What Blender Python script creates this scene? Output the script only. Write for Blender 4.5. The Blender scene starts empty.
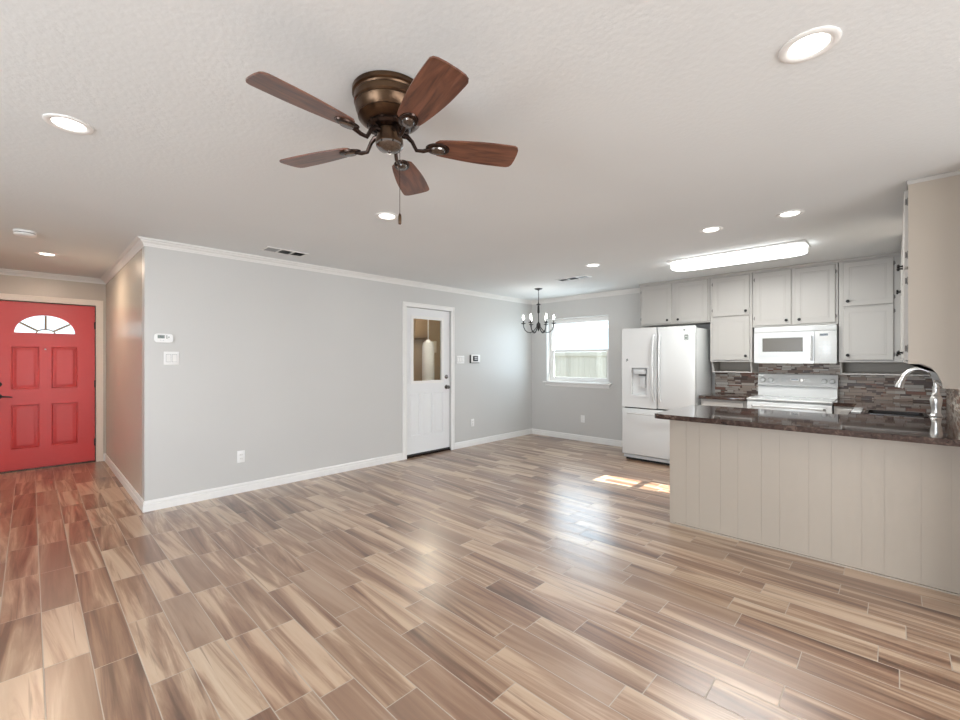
import bpy, bmesh, math, random
from mathutils import Vector, Matrix
from mathutils.geometry import tessellate_polygon
random.seed(7)
PI = math.pi
S = bpy.context.scene
C = S.collection

# ------------------------------------------------------------ camera
CH = 1.345            # eye height
YAW = math.atan(415/432.)
cd = bpy.data.cameras.new('camera'); cam = bpy.data.objects.new('camera', cd); C.objects.link(cam)
cd.sensor_width = 36; cd.lens = 36*432/960.; cd.clip_start = .02
cam.location = (0, 0, CH); cam.rotation_euler = (PI/2, 0, YAW-PI/2)
S.camera = cam

# ------------------------------------------------------------ sky, sun, far window daylight, added fill lamps, exposure
S.view_settings.view_transform = 'Standard'; S.view_settings.look = 'None'
S.view_settings.gamma = 1; S.view_settings.use_curve_mapping = False
S.view_settings.exposure = 0.13
w = bpy.data.worlds.new('sky'); S.world = w; w.use_nodes = True
bg = w.node_tree.nodes['Background']; bg.inputs[0].default_value = (.80, .90, 1, 1); bg.inputs[1].default_value = 1.6

def light(name, kind, loc, energy, color=(1, 1, 1), direction=(0, 0, -1), **kw):
    l = bpy.data.lights.new(name, kind); l.energy = energy; l.color = color
    for k, v in kw.items(): setattr(l, k, v)
    o = bpy.data.objects.new(name, l); C.objects.link(o); o.location = loc
    o.rotation_euler = Vector(direction).to_track_quat('-Z', 'Y').to_euler()
    return o
light('sun', 'SUN', (0, -5, 8), 34, (1, .97, .92), (-.13, 1, -.72), angle=.006)
COOL = (.86, .93, 1); WARM = (1, .78, .58); NEUT = (1, .94, .86)
light('rear_fill_light', 'AREA', (-3.12, 1.2, 1.35), 205, (.84, .92, 1), (1, 0, 0), shape='RECTANGLE', size=2.2, size_y=3.4)  # unseen fill lamp added to brighten the room from behind
light('back_fill_light', 'AREA', (.6, -3.35, 1.15), 150, (.93, .96, 1), (0, 1, 0), shape='RECTANGLE', size=3.4, size_y=2.0)  # second added fill, out of view at the back wall
light('window_daylight_far', 'AREA', (6.52, 3.85, 1.52), 19, (.70, .85, 1), (-1, 0, 0), shape='RECTANGLE', size=1.0, size_y=1.15)

# ------------------------------------------------------------ materials
def mat(name, col, rough=.5, metal=0, spec=.5, emit=None, estr=0, coat=0, alpha=None):
    m = bpy.data.materials.new(name); m.use_nodes = True
    p = m.node_tree.nodes['Principled BSDF']
    p.inputs['Base Color'].default_value = (*col, 1); p.inputs['Roughness'].default_value = rough
    p.inputs['Metallic'].default_value = metal; p.inputs['Specular IOR Level'].default_value = spec
    p.inputs['Coat Weight'].default_value = coat
    if emit: p.inputs['Emission Color'].default_value = (*emit, 1); p.inputs['Emission Strength'].default_value = estr
    return m
class G:
    """small node-graph helper"""
    def __init__(s, m): s.m = m; s.t = m.node_tree; s.n = s.t.nodes; s.p = s.n['Principled BSDF']
    def put(s, inp, v):
        if isinstance(v, bpy.types.NodeSocket): s.t.links.new(v, inp)
        elif v is not None: inp.default_value = v
    def math(s, op, a, b=None, c=None):
        n = s.n.new('ShaderNodeMath'); n.operation = op
        for i, v in enumerate((a, b, c)): s.put(n.inputs[i], v)
        return n.outputs[0]
    def pos(s):
        g = s.n.new('ShaderNodeNewGeometry'); x = s.n.new('ShaderNodeSeparateXYZ'); s.t.links.new(g.outputs['Position'], x.inputs[0]); return x.outputs
    def xyz(s, x, y, z=0.):
        n = s.n.new('ShaderNodeCombineXYZ'); s.put(n.inputs[0], x); s.put(n.inputs[1], y); s.put(n.inputs[2], z); return n.outputs[0]
    def noise(s, v, scale=1., detail=3., rough=.5, dist=0.):
        n = s.n.new('ShaderNodeTexNoise'); s.put(n.inputs['Vector'], v); n.inputs['Scale'].default_value = scale
        n.inputs['Detail'].default_value = detail; n.inputs['Roughness'].default_value = rough; n.inputs['Distortion'].default_value = dist
        return n.outputs['Fac']
    def white(s, v):
        n = s.n.new('ShaderNodeTexWhiteNoise'); n.noise_dimensions = '3D'; s.put(n.inputs['Vector'], v); return n.outputs['Value']
    def ramp(s, f, stops, const=False):
        n = s.n.new('ShaderNodeValToRGB'); r = n.color_ramp
        if const: r.interpolation = 'CONSTANT'
        while len(r.elements) < len(stops): r.elements.new(.5)
        for e, (p, c) in zip(r.elements, stops): e.position = p; e.color = (*c, 1)
        s.put(n.inputs[0], f); return n.outputs[0]
    def mix(s, f, a, b, mode='MIX'):
        n = s.n.new('ShaderNodeMix'); n.data_type = 'RGBA'; n.blend_type = mode
        s.put(n.inputs[0], f)
        s.put(n.inputs[6], a if not isinstance(a, tuple) else (*a, 1)); s.put(n.inputs[7], b if not isinstance(b, tuple) else (*b, 1))
        return n.outputs[2]
    def bump(s, h, strength=.2, dist=.01):
        n = s.n.new('ShaderNodeBump'); n.inputs['Strength'].default_value = strength; n.inputs['Distance'].default_value = dist
        s.put(n.inputs['Height'], h); s.t.links.new(n.outputs[0], s.p.inputs['Normal'])
    def col(s, v): s.put(s.p.inputs['Base Color'], v)
    def rough(s, v): s.put(s.p.inputs['Roughness'], v)

def painted(name, col, rough, bump=.08, scale=60, spec=.5):
    m = mat(name, col, rough); g = G(m); ps = g.pos(); v = g.xyz(*ps)
    n = g.noise(v, scale, 4)
    g.col(g.mix(g.noise(v, 1.3, 2), tuple(c*.97 for c in col), tuple(min(1, c*1.03) for c in col)))
    g.bump(n, bump, .004); return m
M = {}
M['ceiling'] = painted('ceiling_paint', (.755, .775, .78), .9, .35, 45)
M['wall'] = painted('grey_wall_paint', (.60, .594, .578), .38, .10, 70)
M['hallwall'] = painted('entry_wall_paint', (.56, .50, .43), .27, .12, 55)
M['trim'] = mat('white_trim_paint', (.84, .83, .81), .35)
M['crown'] = mat('crown_paint', (.80, .79, .77), .4)
M['casing'] = mat('cream_casing_paint', (.80, .73, .64), .4)
M['red'] = mat('red_door_paint', (.60, .036, .034), .36)
M['whitedoor'] = mat('white_door_paint', (.81, .815, .82), .35)
M['cab'] = painted('greige_cabinet_paint', (.485, .462, .435), .38, .03, 40)
M['cabwarm'] = painted('greige_paint_warm_lit', (.425, .368, .306), .42, .03, 40)  # cabinet paint with the warm light on it put into the colour
M['appl'] = mat('white_enamel', (.70, .71, .71), .18, coat=.3)
M['applgrey'] = mat('light_grey_plastic', (.62, .64, .65), .3)
M['plastic'] = mat('white_plastic', (.86, .86, .85), .35)
M['black'] = mat('black_metal', (.012, .011, .011), .35, .3)
M['blackglass'] = mat('dark_display_glass', (.02, .022, .026), .08)
M['louver'] = mat('grey_louver_metal', (.36, .37, .38), .5)
M['hinge'] = mat('hinge_painted_shadow', (.16, .15, .14), .4, .4)  # gap shadow around the cabinet-painted hinges put into their colour
M['gap'] = mat('dark_gasket', (.02, .02, .02), .7)
M['screen'] = mat('grey_lcd', (.16, .19, .17), .2)
M['chrome'] = mat('brushed_nickel', (.88, .87, .85), .34, 1)
M['steel'] = mat('stainless_steel', (.74, .75, .76), .30, 1)
M['shadesink'] = mat('sink_painted_shade', (.025, .020, .018), .25)  # shade inside the sink put into its base colour
M['bulb'] = mat('lit_bulb', (1, 1, 1), .3, emit=(1, .97, .92), estr=14)
M['lens'] = mat('lit_lens', (1, 1, 1), .3, emit=(1, .97, .93), estr=6)
M['lenswarm'] = mat('lit_lens_warm', (1, 1, 1), .3, emit=(1, .92, .82), estr=6)
M['tube'] = mat('lit_diffuser', (1, 1, 1), .3, emit=(.97, 1, .99), estr=4.2)
M['mwglass'] = mat('microwave_window_mesh', (.14, .125, .105), .25)
M['grass'] = mat('lawn', (.10, .16, .05), .9)
M['stone'] = mat('patio_concrete', (.16, .165, .14), .8)
M['shadewhite'] = mat('water_heater_enamel', (.80, .80, .82), .3)
M['tan'] = painted('tan_wall_paint', (.50, .38, .25), .6, .05)
M['tandark'] = mat('brown_cabinet_paint', (.36, .25, .15), .5)

m = mat('clear_glass', (1, 1, 1), .02); M['glass'] = m; t = m.node_tree; t.nodes.remove(t.nodes['Principled BSDF'])
tr = t.nodes.new('ShaderNodeBsdfTransparent'); gl = t.nodes.new('ShaderNodeBsdfGlossy'); gl.inputs['Roughness'].default_value = .02
lw = t.nodes.new('ShaderNodeLayerWeight'); pw = t.nodes.new('ShaderNodeMath'); pw.operation = 'POWER'; pw.inputs[1].default_value = 5; t.links.new(lw.outputs['Facing'], pw.inputs[0])
fr = t.nodes.new('ShaderNodeMath'); fr.operation = 'MULTIPLY_ADD'; t.links.new(pw.outputs[0], fr.inputs[0]); fr.inputs[1].default_value = .9; fr.inputs[2].default_value = .035; mx = t.nodes.new('ShaderNodeMixShader')
tr.inputs[0].default_value = (.96, .98, .97, 1)
t.links.new(fr.outputs[0], mx.inputs[0]); t.links.new(tr.outputs[0], mx.inputs[1]); t.links.new(gl.outputs[0], mx.inputs[2])
t.links.new(mx.outputs[0], t.nodes['Material Output'].inputs[0])

# floor: wood-look porcelain planks 0.1515 x 0.60 m
m = mat('wood_look_tile', (.5, .4, .3), .25); M['floor'] = m; g = G(m); X, Y, Z = g.pos()
PW, PL = .1515, .60
u = g.math('DIVIDE', g.math('ADD', X, -.04), PW); row = g.math('FLOOR', u); fu = g.math('FRACT', u)
off = g.white(g.xyz(row, 3.7)); 
v = g.math('ADD', g.math('DIVIDE', Y, PL), g.math('MULTIPLY', off, 1.0)); cell = g.math('FLOOR', v); fv = g.math('FRACT', v)
r1 = g.white(g.xyz(row, cell, 1.3)); r2 = g.white(g.xyz(row, cell, 8.1)); r3 = g.white(g.xyz(row, cell, 5.5))
sx = g.math('ADD', g.math('MULTIPLY', X, 11.), g.math('MULTIPLY', r1, 90.)); sy = g.math('ADD', g.math('MULTIPLY', Y, .62), g.math('MULTIPLY', r2, 40.))
skew = g.math('MULTIPLY', g.math('SUBTRACT', r3, .5), g.math('MULTIPLY', Y, 1.6))
vec = g.xyz(g.math('ADD', sx, skew), sy, 0.)
n1 = g.noise(vec, 1., 6, .60, .7)
n1b = g.math('ADD', n1, g.math('MULTIPLY', g.math('SUBTRACT', r3, .5), .15))
base = g.ramp(n1b, [(.30, (.115, .054, .031)), (.40, (.240, .132, .084)), (.49, (.355, .226, .152)), (.58, (.56, .415, .305)), (.75, (.67, .54, .425))])
n2 = g.noise(g.xyz(g.math('MULTIPLY', sx, 2.6), g.math('MULTIPLY', sy, 1.4), r1), 1., 3, .6, .8)
vein = g.ramp(n2, [(.0, (0, 0, 0)), (.60, (0, 0, 0)), (.68, (1, 1, 1))])
base = g.mix(g.math('MULTIPLY', vein, .55), base, (.150, .078, .048))
plain = g.ramp(r2, [(0, (0, 0, 0)), (.76, (0, 0, 0)), (.78, (1, 1, 1))])
base = g.mix(g.math('MULTIPLY', plain, .60), base, (.285, .175, .120))
base = g.mix(1., base, g.ramp(r1, [(0, (.93, .85, .78)), (1, (1.0, .985, .93))]), 'MULTIPLY')
du = g.math('MULTIPLY', g.math('SUBTRACT', .5, g.math('ABSOLUTE', g.math('SUBTRACT', fu, .5))), PW)
dv = g.math('MULTIPLY', g.math('SUBTRACT', .5, g.math('ABSOLUTE', g.math('SUBTRACT', fv, .5))), PL)
dm = g.math('MINIMUM', du, dv); gr = g.math('LESS_THAN', dm, .0020)
g.col(g.mix(gr, base, (.47, .395, .325)))
g.rough(g.math('ADD', g.math('ADD', .25, g.math('MULTIPLY', g.noise(vec, 2., 3), .12)), g.math('MULTIPLY', gr, .4)))
hgt = g.math('MINIMUM', g.math('MULTIPLY', dm, 250.), 1.); g.bump(g.math('ADD', hgt, g.math('MULTIPLY', n1, .10)), .35, .0022)
g.p.inputs['Specular IOR Level'].default_value = .95; g.put(g.p.inputs['Coat Weight'], g.math('MULTIPLY', g.math('SUBTRACT', 1., gr), .55)); g.p.inputs['Coat Roughness'].default_value = .27

# backsplash: thin stacked mosaic strips
def mosaic(name, axis):
    m = mat(name, (.4, .3, .3), .3); g = G(m); P_ = g.pos(); U = P_[axis]; Z = P_[2]
    rh = .034; rv = g.math('DIVIDE', Z, rh); row = g.math('FLOOR', rv); fz = g.math('FRACT', rv)
    uu = g.math('ADD', g.math('DIVIDE', U, .15), g.math('MULTIPLY', g.white(g.xyz(row, 2.2)), 9.)); c = g.math('FLOOR', uu); fu = g.math('FRACT', uu)
    split = g.math('GREATER_THAN', g.white(g.xyz(row, c, 4.4)), .42)
    half = g.math('MULTIPLY', split, g.math('GREATER_THAN', fz, .5))
    uu2 = g.math('ADD', g.math('DIVIDE', U, .09), g.math('MULTIPLY', half, .37)); c2 = g.math('MULTIPLY', g.math('FLOOR', uu2), split)
    r = g.white(g.xyz(g.math('ADD', row, g.math('MULTIPLY', half, 77.)), c, c2))
    col = g.ramp(r, [(0, (.10, .052, .036)), (.11, (.55, .44, .36)), (.28, (.32, .14, .095)), (.36, (.72, .65, .58)), (.56, (.22, .14, .105)), (.64, (.80, .76, .70)), (.80, (.46, .34, .275)), (.9, (.60, .52, .46))], True)
    n = g.noise(g.xyz(g.math('MULTIPLY', U, 20.), g.math('MULTIPLY', Z, 90.), r), 1., 4)
    col = g.mix(g.math('MULTIPLY', n, .6), col, g.mix(.5, col, (.42, .34, .29)))
    fz2 = g.math('FRACT', g.math('MULTIPLY', fz, g.math('ADD', 1., split)))
    e = g.math('ABSOLUTE', g.math('SUBTRACT', fz2, .5)); line = g.math('GREATER_THAN', e, .455)
    e2 = g.math('ABSOLUTE', g.math('SUBTRACT', fu, .5)); line = g.math('MAXIMUM', line, g.math('GREATER_THAN', e2, .488))
    g.col(g.mix(line, col, (.17, .13, .11))); g.rough(g.math('ADD', .3, g.math('MULTIPLY', r, .3))); g.p.inputs['Specular IOR Level'].default_value = .3
    g.bump(g.math('ADD', g.math('MULTIPLY', line, -1.), r), .5, .003); return m
M['mosaic_y'] = mosaic('mosaic_back_wall', 1); M['mosaic_x'] = mosaic('mosaic_side_wall', 0)

m = mat('brown_granite', (.1, .06, .05), .07, coat=.4); M['granite'] = m; g = G(m); v = g.xyz(*g.pos())
a = g.noise(v, 26., 6, .7, 1.2); b = g.noise(v, 90., 3)
col = g.ramp(a, [(.30, (.010, .006, .005)), (.46, (.038, .021, .017)), (.56, (.075, .046, .036)), (.64, (.20, .14, .11)), (.70, (.035, .02, .016))])
g.col(g.mix(g.math('MULTIPLY', b, .45), col, (.05, .028, .022))); g.rough(.06)

m = mat('oil_rubbed_bronze', (.12, .07, .04), .28, .85); M['bronze'] = m; g = G(m); v = g.xyz(*g.pos())
g.col(g.ramp(g.noise(v, 9., 4), [(.35, (.055, .030, .018)), (.65, (.135, .082, .048))]))
M['darkbronze'] = mat('dark_bronze', (.045, .028, .022), .22, .8)
M['nickelcap'] = mat('polished_bronze_cap', (.24, .22, .21), .18, 1)
def bladewood(name, c1, c2):
    m = mat(name, c1, .38, coat=.35); g = G(m); tc = g.n.new('ShaderNodeTexCoord'); x = g.n.new('ShaderNodeSeparateXYZ'); g.t.links.new(tc.outputs['Object'], x.inputs[0])
    ob = g.n.new('ShaderNodeObjectInfo')
    q = g.xyz(g.math('MULTIPLY', x.outputs[0], 5.), g.math('MULTIPLY', x.outputs[1], 42.), g.math('MULTIPLY', ob.outputs['Random'], 30.))
    n = g.noise(q, 1., 5, .6, .7); n2 = g.noise(q, 4., 3)
    c = g.ramp(n, [(.32, c2), (.62, c1)])
    g.col(g.mix(g.math('MULTIPLY', n2, .35), c, c2)); return m
M['cherry'] = bladewood('cherry_blade_wood', (.22, .085, .048), (.065, .024, .016))

# ------------------------------------------------------------ mesh helpers
def BM(): return bmesh.new()
def box(bm, x0, x1, y0, y1, z0, z1, bev=0, seg=2):
    r = bmesh.ops.create_cube(bm, size=1); vs = r['verts']
    for q in vs: q.co = Vector(((x0+x1)/2+q.co.x*(x1-x0), (y0+y1)/2+q.co.y*(y1-y0), (z0+z1)/2+q.co.z*(z1-z0)))
    if bev:
        es = list({e for q in vs for e in q.link_edges})
        bmesh.ops.bevel(bm, geom=es, offset=bev, segments=seg, affect='EDGES', profile=.5)
    return bm
def lathe(bm, prof, c=(0, 0, 0), n=32, axis='z', cap=True):
    """prof: list of (radius, height); axis: the direction the height grows in"""
    def mp(a, b, h):
        return {'z': (c[0]+a, c[1]+b, c[2]+h), 'x': (c[0]+h, c[1]+a, c[2]+b), 'y': (c[0]+b, c[1]+h, c[2]+a)}[axis]
    rings = []
    for r, h in prof:
        rings.append([bm.verts.new(mp(max(r, 1e-5)*math.cos(2*PI*i/n), max(r, 1e-5)*math.sin(2*PI*i/n), h)) for i in range(n)])
    for a, b in zip(rings, rings[1:]):
        for i in range(n): bm.faces.new((a[i], a[(i+1) % n], b[(i+1) % n], b[i]))
    if cap: bm.faces.new(rings[0][::-1]); bm.faces.new(rings[-1])
    return bm
def tube(bm, pts, rad, n=10, cap=True):
    pts = [Vector(p) for p in pts]; rs = rad if isinstance(rad, (list, tuple)) else [rad]*len(pts)
    rings = []; up = None
    for i, p in enumerate(pts):
        d = (pts[min(i+1, len(pts)-1)]-pts[max(i-1, 0)]).normalized()
        if up is None:
            up = d.orthogonal().normalized()
        up = (up-d*up.dot(d)).normalized(); s = d.cross(up)
        rings.append([bm.verts.new(p+(up*math.cos(2*PI*k/n)+s*math.sin(2*PI*k/n))*rs[i]) for k in range(n)])
    for a, b in zip(rings, rings[1:]):
        for i in range(n): bm.faces.new((a[i], a[(i+1) % n], b[(i+1) % n], b[i]))
    if cap: bm.faces.new(rings[0][::-1]); bm.faces.new(rings[-1])
    return bm
def prism(bm, poly, h0, h1, mp):
    """polygon (u,v) extruded from h0 to h1; mp(u,v,h)->xyz"""
    a = [bm.verts.new(mp(u, v, h0)) for u, v in poly]; b = [bm.verts.new(mp(u, v, h1)) for u, v in poly]
    bm.faces.new(a); bm.faces.new(b[::-1]); n = len(poly)
    for i in range(n): bm.faces.new((a[i], b[i], b[(i+1) % n], a[(i+1) % n]))
    return bm
def plate(bm, outer, holes, h0, h1, mp):
    """flat slab with openings: outer and hole loops in (u,v)"""
    loops = [outer]+list(holes)
    flat = [p for l in loops for p in l]
    tris = tessellate_polygon([[Vector((p[0], p[1], 0)) for p in l] for l in loops])
    A = [bm.verts.new(mp(u, v, h0)) for u, v in flat]; B = [bm.verts.new(mp(u, v, h1)) for u, v in flat]
    for t_ in tris:
        try: bm.faces.new([A[i] for i in t_]); bm.faces.new([B[i] for i in t_][::-1])
        except ValueError: pass
    k = 0
    for l in loops:
        n = len(l)
        for i in range(n): bm.faces.new((A[k+i], B[k+i], B[k+(i+1) % n], A[k+(i+1) % n]))
        k += n
    return bm
def rect(u0, u1, v0, v1): return [(u0, v0), (u1, v0), (u1, v1), (u0, v1)]
def nest(bm, r, steps, mp):
    """panel relief inside a rectangular opening: steps of (inset, height), last one filled"""
    u0, u1, v0, v1 = r; prev = None
    for ins, h in steps:
        cur = [bm.verts.new(mp(u, v, h)) for u, v in rect(u0+ins, u1-ins, v0+ins, v1-ins)]
        if prev:
            for i in range(4): bm.faces.new((prev[i], prev[(i+1) % 4], cur[(i+1) % 4], cur[i]))
        prev = cur
    bm.faces.new(prev); return bm
YF = lambda y, s=1: (lambda u, v, h: (u, y+s*h, v))        # u->x v->z, h along s*y
XF = lambda x, s=1: (lambda u, v, h: (x+s*h, u, v))        # u->y v->z, h along s*x
ZF = lambda z: (lambda u, v, h: (u, v, z+h))
def wpos(o):
    p = Vector((0, 0, 0))
    while o: p = p+o.location; o = o.parent
    return p
def obj(name, bm, m, parent=None, origin=None, smooth=35):
    """link a world-space bmesh as ONE object; its origin is its base centre, or its parent's"""
    bmesh.ops.recalc_face_normals(bm, faces=bm.faces[:])
    if origin is None:
        if parent: origin = wpos(parent)
        else:
            xs = [q.co for q in bm.verts]
            origin = Vector(((min(c.x for c in xs)+max(c.x for c in xs))/2, (min(c.y for c in xs)+max(c.y for c in xs))/2, min(c.z for c in xs)))
    origin = Vector(origin)
    for q in bm.verts: q.co -= origin
    for f in bm.faces: f.smooth = True
    me = bpy.data.meshes.new(name); bm.to_mesh(me); bm.free()
    try: me.set_sharp_from_angle(angle=math.radians(smooth))
    except Exception: pass
    me.materials.append(M[m] if isinstance(m, str) else m)
    o = bpy.data.objects.new(name, me); C.objects.link(o)
    if parent: o.parent = parent; o.location = origin-wpos(parent)
    else: o.location = origin
    return o
def tag(o, label, cat, group=None):
    o['label'] = label; o['category'] = cat
    if group: o['group'] = group
    return o
def thing(name, loc, label, cat, group=None):
    o = bpy.data.objects.new(name, None); C.objects.link(o); o.location = loc; o.empty_display_size = .1
    return tag(o, label, cat, group)
def struct(o, label=None):
    o['kind'] = 'structure'
    if label: o['label'] = label
    return o
def copy_tree(o, parent=None):
    c = o.copy(); C.objects.link(c); c.parent = parent
    for ch in list(o.children): copy_tree(ch, c)
    return c
def text(name, body, size, m, parent, loc, rot, ext=.0006):
    cu = bpy.data.curves.new(name, 'FONT'); cu.body = body; cu.size = size; cu.extrude = ext; cu.align_x = 'CENTER'; cu.align_y = 'CENTER'
    tmp = bpy.data.objects.new(name+'_tmp', cu); C.objects.link(tmp); dg = bpy.context.evaluated_depsgraph_get()
    me = bpy.data.meshes.new_from_object(tmp.evaluated_get(dg)); bpy.data.objects.remove(tmp)
    me.transform(Matrix.Translation(Vector(loc)-wpos(parent)) @ rot.to_matrix().to_4x4()); me.materials.clear(); me.materials.append(M[m])
    o = bpy.data.objects.new(name, me); C.objects.link(o); o.parent = parent; return o

# ------------------------------------------------------------ room shell
CZ = 2.42; XF_ = 6.35; YL = 4.79; YE = 7.62; XP = .70; YR = -.38; XJ = 3.40
bm = BM(); box(bm, -3.2, 6.5, -3.4, 7.8, -.10, 0); struct(obj('floor', bm, 'floor'), 'wood-look plank tile floor')
bm = BM(); plate(bm, [(-3.2, -6.8), (3.52, -6.8), (3.52, -.5), (6.5, -.5), (6.5, 7.8), (-3.2, 7.8)], [], 0, .12, ZF(CZ)); struct(obj('ceiling', bm, 'ceiling'), 'smooth white ceiling with an added sun-blocking overhang out of view')  # slab runs past wall_back as an added, unseen overhang that blocks sun
# openings: white door in wall_left, red door in wall_entry, window in wall_far, window in wall_right
D2 = (3.53, 4.36, 0, 2.075); D1 = (-.335, .600, 0, 2.06); W1 = (3.275, 4.46, .97, 2.06); W2 = (4.72, 5.06, 1.42, 2.12)
bm = BM(); plate(bm, [(XP, 0), (D2[0], 0), (D2[0], D2[3]), (D2[1], D2[3]), (D2[1], 0), (XF_+.15, 0), (XF_+.15, CZ), (XP, CZ)], [], 0, .12, YF(YL)); struct(obj('wall_left', bm, 'wall'), 'long grey wall with the white door')
bm = BM(); box(bm, XP, XP+.12, YL+.12, YE, 0, CZ); struct(obj('wall_passage', bm, 'hallwall'), 'beige side wall of the entry passage')
bm = BM(); plate(bm, [(-3.1, 0), (D1[0], 0), (D1[0], D1[3]), (D1[1], D1[3]), (D1[1], 0), (XP+.12, 0), (XP+.12, CZ), (-3.1, CZ)], [], 0, .14, YF(YE)); struct(obj('wall_entry', bm, 'hallwall'), 'beige wall around the red front door')
bm = BM(); plate(bm, rect(YR-.12, YL, 0, CZ), [rect(*W1)], 0, .18, XF(XF_)); struct(obj('wall_far', bm, 'wall'), 'far grey wall with the window and cabinets')
bm = BM(); plate(bm, rect(XJ, XF_, 0, CZ), [rect(*W2)], 0, .12, YF(YR, -1)); struct(obj('wall_right', bm, 'cab'), 'kitchen side wall behind the sink')
bm = BM(); box(bm, XJ, XJ+.12, -3.2, YR-.12, 0, CZ); struct(obj('wall_side', bm, 'wall'))
bm = BM(); plate(bm, rect(-3.2, XJ+.12, 0, CZ), [rect(-1.1, 2.3, .15, 2.15)], 0, .15, YF(-3.2, -1)); struct(obj('wall_back', bm, 'wall'))
bm = BM(); plate(bm, rect(-3.2, YE, 0, CZ), [rect(-.5, 2.9, .25, 2.2)], 0, .15, XF(-3.0, -1)); struct(obj('wall_rear', bm, 'wall'))
bm = BM(); box(bm, -1.25, -1.13, YL, YE, 0, CZ); struct(obj('wall_hall', bm, 'hallwall'))
bm = BM(); box(bm, -3.0, -1.25, YL, YL+.12, 0, CZ); struct(obj('wall_rearleft', bm, 'wall'))

# mouldings: mitred along the wall line, room on the right-hand side of the path
def moulding(path, prof):
    P_ = [Vector(p) for p in path]; out = []
    nrm = []
    for a, b in zip(P_, P_[1:]):
        d = (b-a).normalized(); nrm.append(Vector((d.y, -d.x)))
    def off(i, o):
        if i == 0: return P_[0]+nrm[0]*o
        if i == len(P_)-1: return P_[-1]+nrm[-1]*o
        n = nrm[i-1]+nrm[i]; return P_[i]+n*(o/(n.dot(nrm[i])))
    for i in range(len(P_)-1):
        bm = BM(); A = []; B = []
        for o, z in prof:
            a = off(i, o); b = off(i+1, o); A.append(bm.verts.new((a.x, a.y, z))); B.append(bm.verts.new((b.x, b.y, z)))
        n = len(prof)
        for k in range(n): bm.faces.new((A[k], B[k], B[(k+1) % n], A[(k+1) % n]))
        bm.faces.new(A); bm.faces.new(B[::-1]); out.append(bm)
    return out
base_prof = [(0, 0), (.014, 0), (.014, .058), (.009, .064), (.011, .068), (.011, .082), (.006, .092), (.003, .096), (0, .096)]
crown_prof = [(0, CZ), (0, CZ-.064), (.007, CZ-.064), (.009, CZ-.054), (.014, CZ-.050), (.014, CZ-.042), (.020, CZ-.036), (.034, CZ-.026), (.034, CZ-.018), (.046, CZ-.012), (.050, CZ-.012), (.050, CZ-.004), (.060, CZ-.004), (.060, CZ)]
# path: entry wall (left to right), down the passage, along wall_left, along the far wall
a = moulding([(D1[1]+.075, YE), (XP, YE), (XP, YL), (3.475, YL)], base_prof)
for b_, nm in zip(a, ('baseboard_entry', 'baseboard_passage', 'baseboard_left')): struct(obj(nm, b_, 'trim'))
a = moulding([(4.42, YL), (XF_, YL), (XF_, 2.70)], base_prof)
for b_, nm in zip(a, ('baseboard_left_end', 'baseboard_far')): struct(obj(nm, b_, 'trim'))
a = moulding([(-1.13, YE), (XP, YE), (XP, YL), (XF_, YL), (XF_, 2.63)], crown_prof)
for b_, nm in zip(a, ('trim_1', 'trim_2', 'trim_3', 'trim_4')): struct(obj(nm, b_, 'crown'))

# ------------------------------------------------------------ door 1: red front door with fan light
def arch(cx, cz, rx, rz, a0=0, a1=PI, n=28): return [(cx+rx*math.cos(a0+(a1-a0)*i/n), cz+rz*math.sin(a0+(a1-a0)*i/n)) for i in range(n+1)]
d1 = bpy.data.objects.new('door_1', None); C.objects.link(d1); d1.location = (.13, YE, 0); struct(d1, 'red front door with a fan light')
FC = (.133, 1.672); FRX, FRZ = .275, .232
pan = [(-.165, .080, .985, 1.515), (.180, .430, .985, 1.515), (-.165, .080, .262, .805), (.180, .430, .262, .805)]
bm = BM(); yb = YE+.030
plate(bm, rect(-.328, .594, .012, 2.052), [arch(FC[0], FC[1], FRX, FRZ)[::-1]]+[rect(*p) for p in pan], 0, .044, YF(yb))
for p in pan: nest(bm, p, [(0, 0), (.004, -.005), (.010, -.005), (.018, .010), (.028, .010), (.048, 0), (.050, 0)], YF(yb))
for p in pan: nest(bm, p, [(0, .044), (.02, .040)], YF(yb))
obj('door_slab', bm, 'red', d1)
bm = BM()   # arched rim of the fan light and its bars
ro = arch(FC[0], FC[1], FRX+.013, FRZ+.013); ri = arch(FC[0], FC[1]+.006, FRX-.007, FRZ-.010)
plate(bm, [(FC[0]+FRX+.013, FC[1]-.013), ]+ro+[(FC[0]-FRX-.013, FC[1]-.013)], [ri[::-1]], -.010, .012, YF(yb))
obj('fan_light_rim', bm, 'red', d1)
for ang in (35, 90, 145):
    bm = BM(); A_ = math.radians(ang); p0 = Vector((FC[0]+.080*math.cos(A_), 0, FC[1]+.052*math.sin(A_))); p1 = Vector((FC[0]+(FRX-.005)*math.cos(A_), 0, FC[1]+(FRZ-.008)*math.sin(A_)))
    dd = (p1-p0).normalized(); s = Vector((-dd.z, 0, dd.x))*.010
    prism(bm, [((p0+s).x, (p0+s).z), ((p1+s).x, (p1+s).z), ((p1-s).x, (p1-s).z), ((p0-s).x, (p0-s).z)], -.004, .010, YF(yb)); obj('fan_light_bar', bm, 'tandark', d1)
bm = BM(); o_ = arch(FC[0], FC[1]+.002, .088, .058); i_ = arch(FC[0], FC[1]+.002, .075, .046)
prism(bm, o_+i_[::-1], -.004, .010, YF(yb)); obj('fan_light_hub', bm, 'tandark', d1)
bm = BM(); prism(bm, arch(FC[0], FC[1], FRX, FRZ), .018, .022, YF(yb)); obj('glass', bm, 'glass', d1)
bm = BM(); lathe(bm, [(.009, 0), (.009, -.004), (.006, -.006)], (.130, yb, 1.478), 16, 'y'); obj('peephole', bm, 'chrome', d1)
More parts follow.
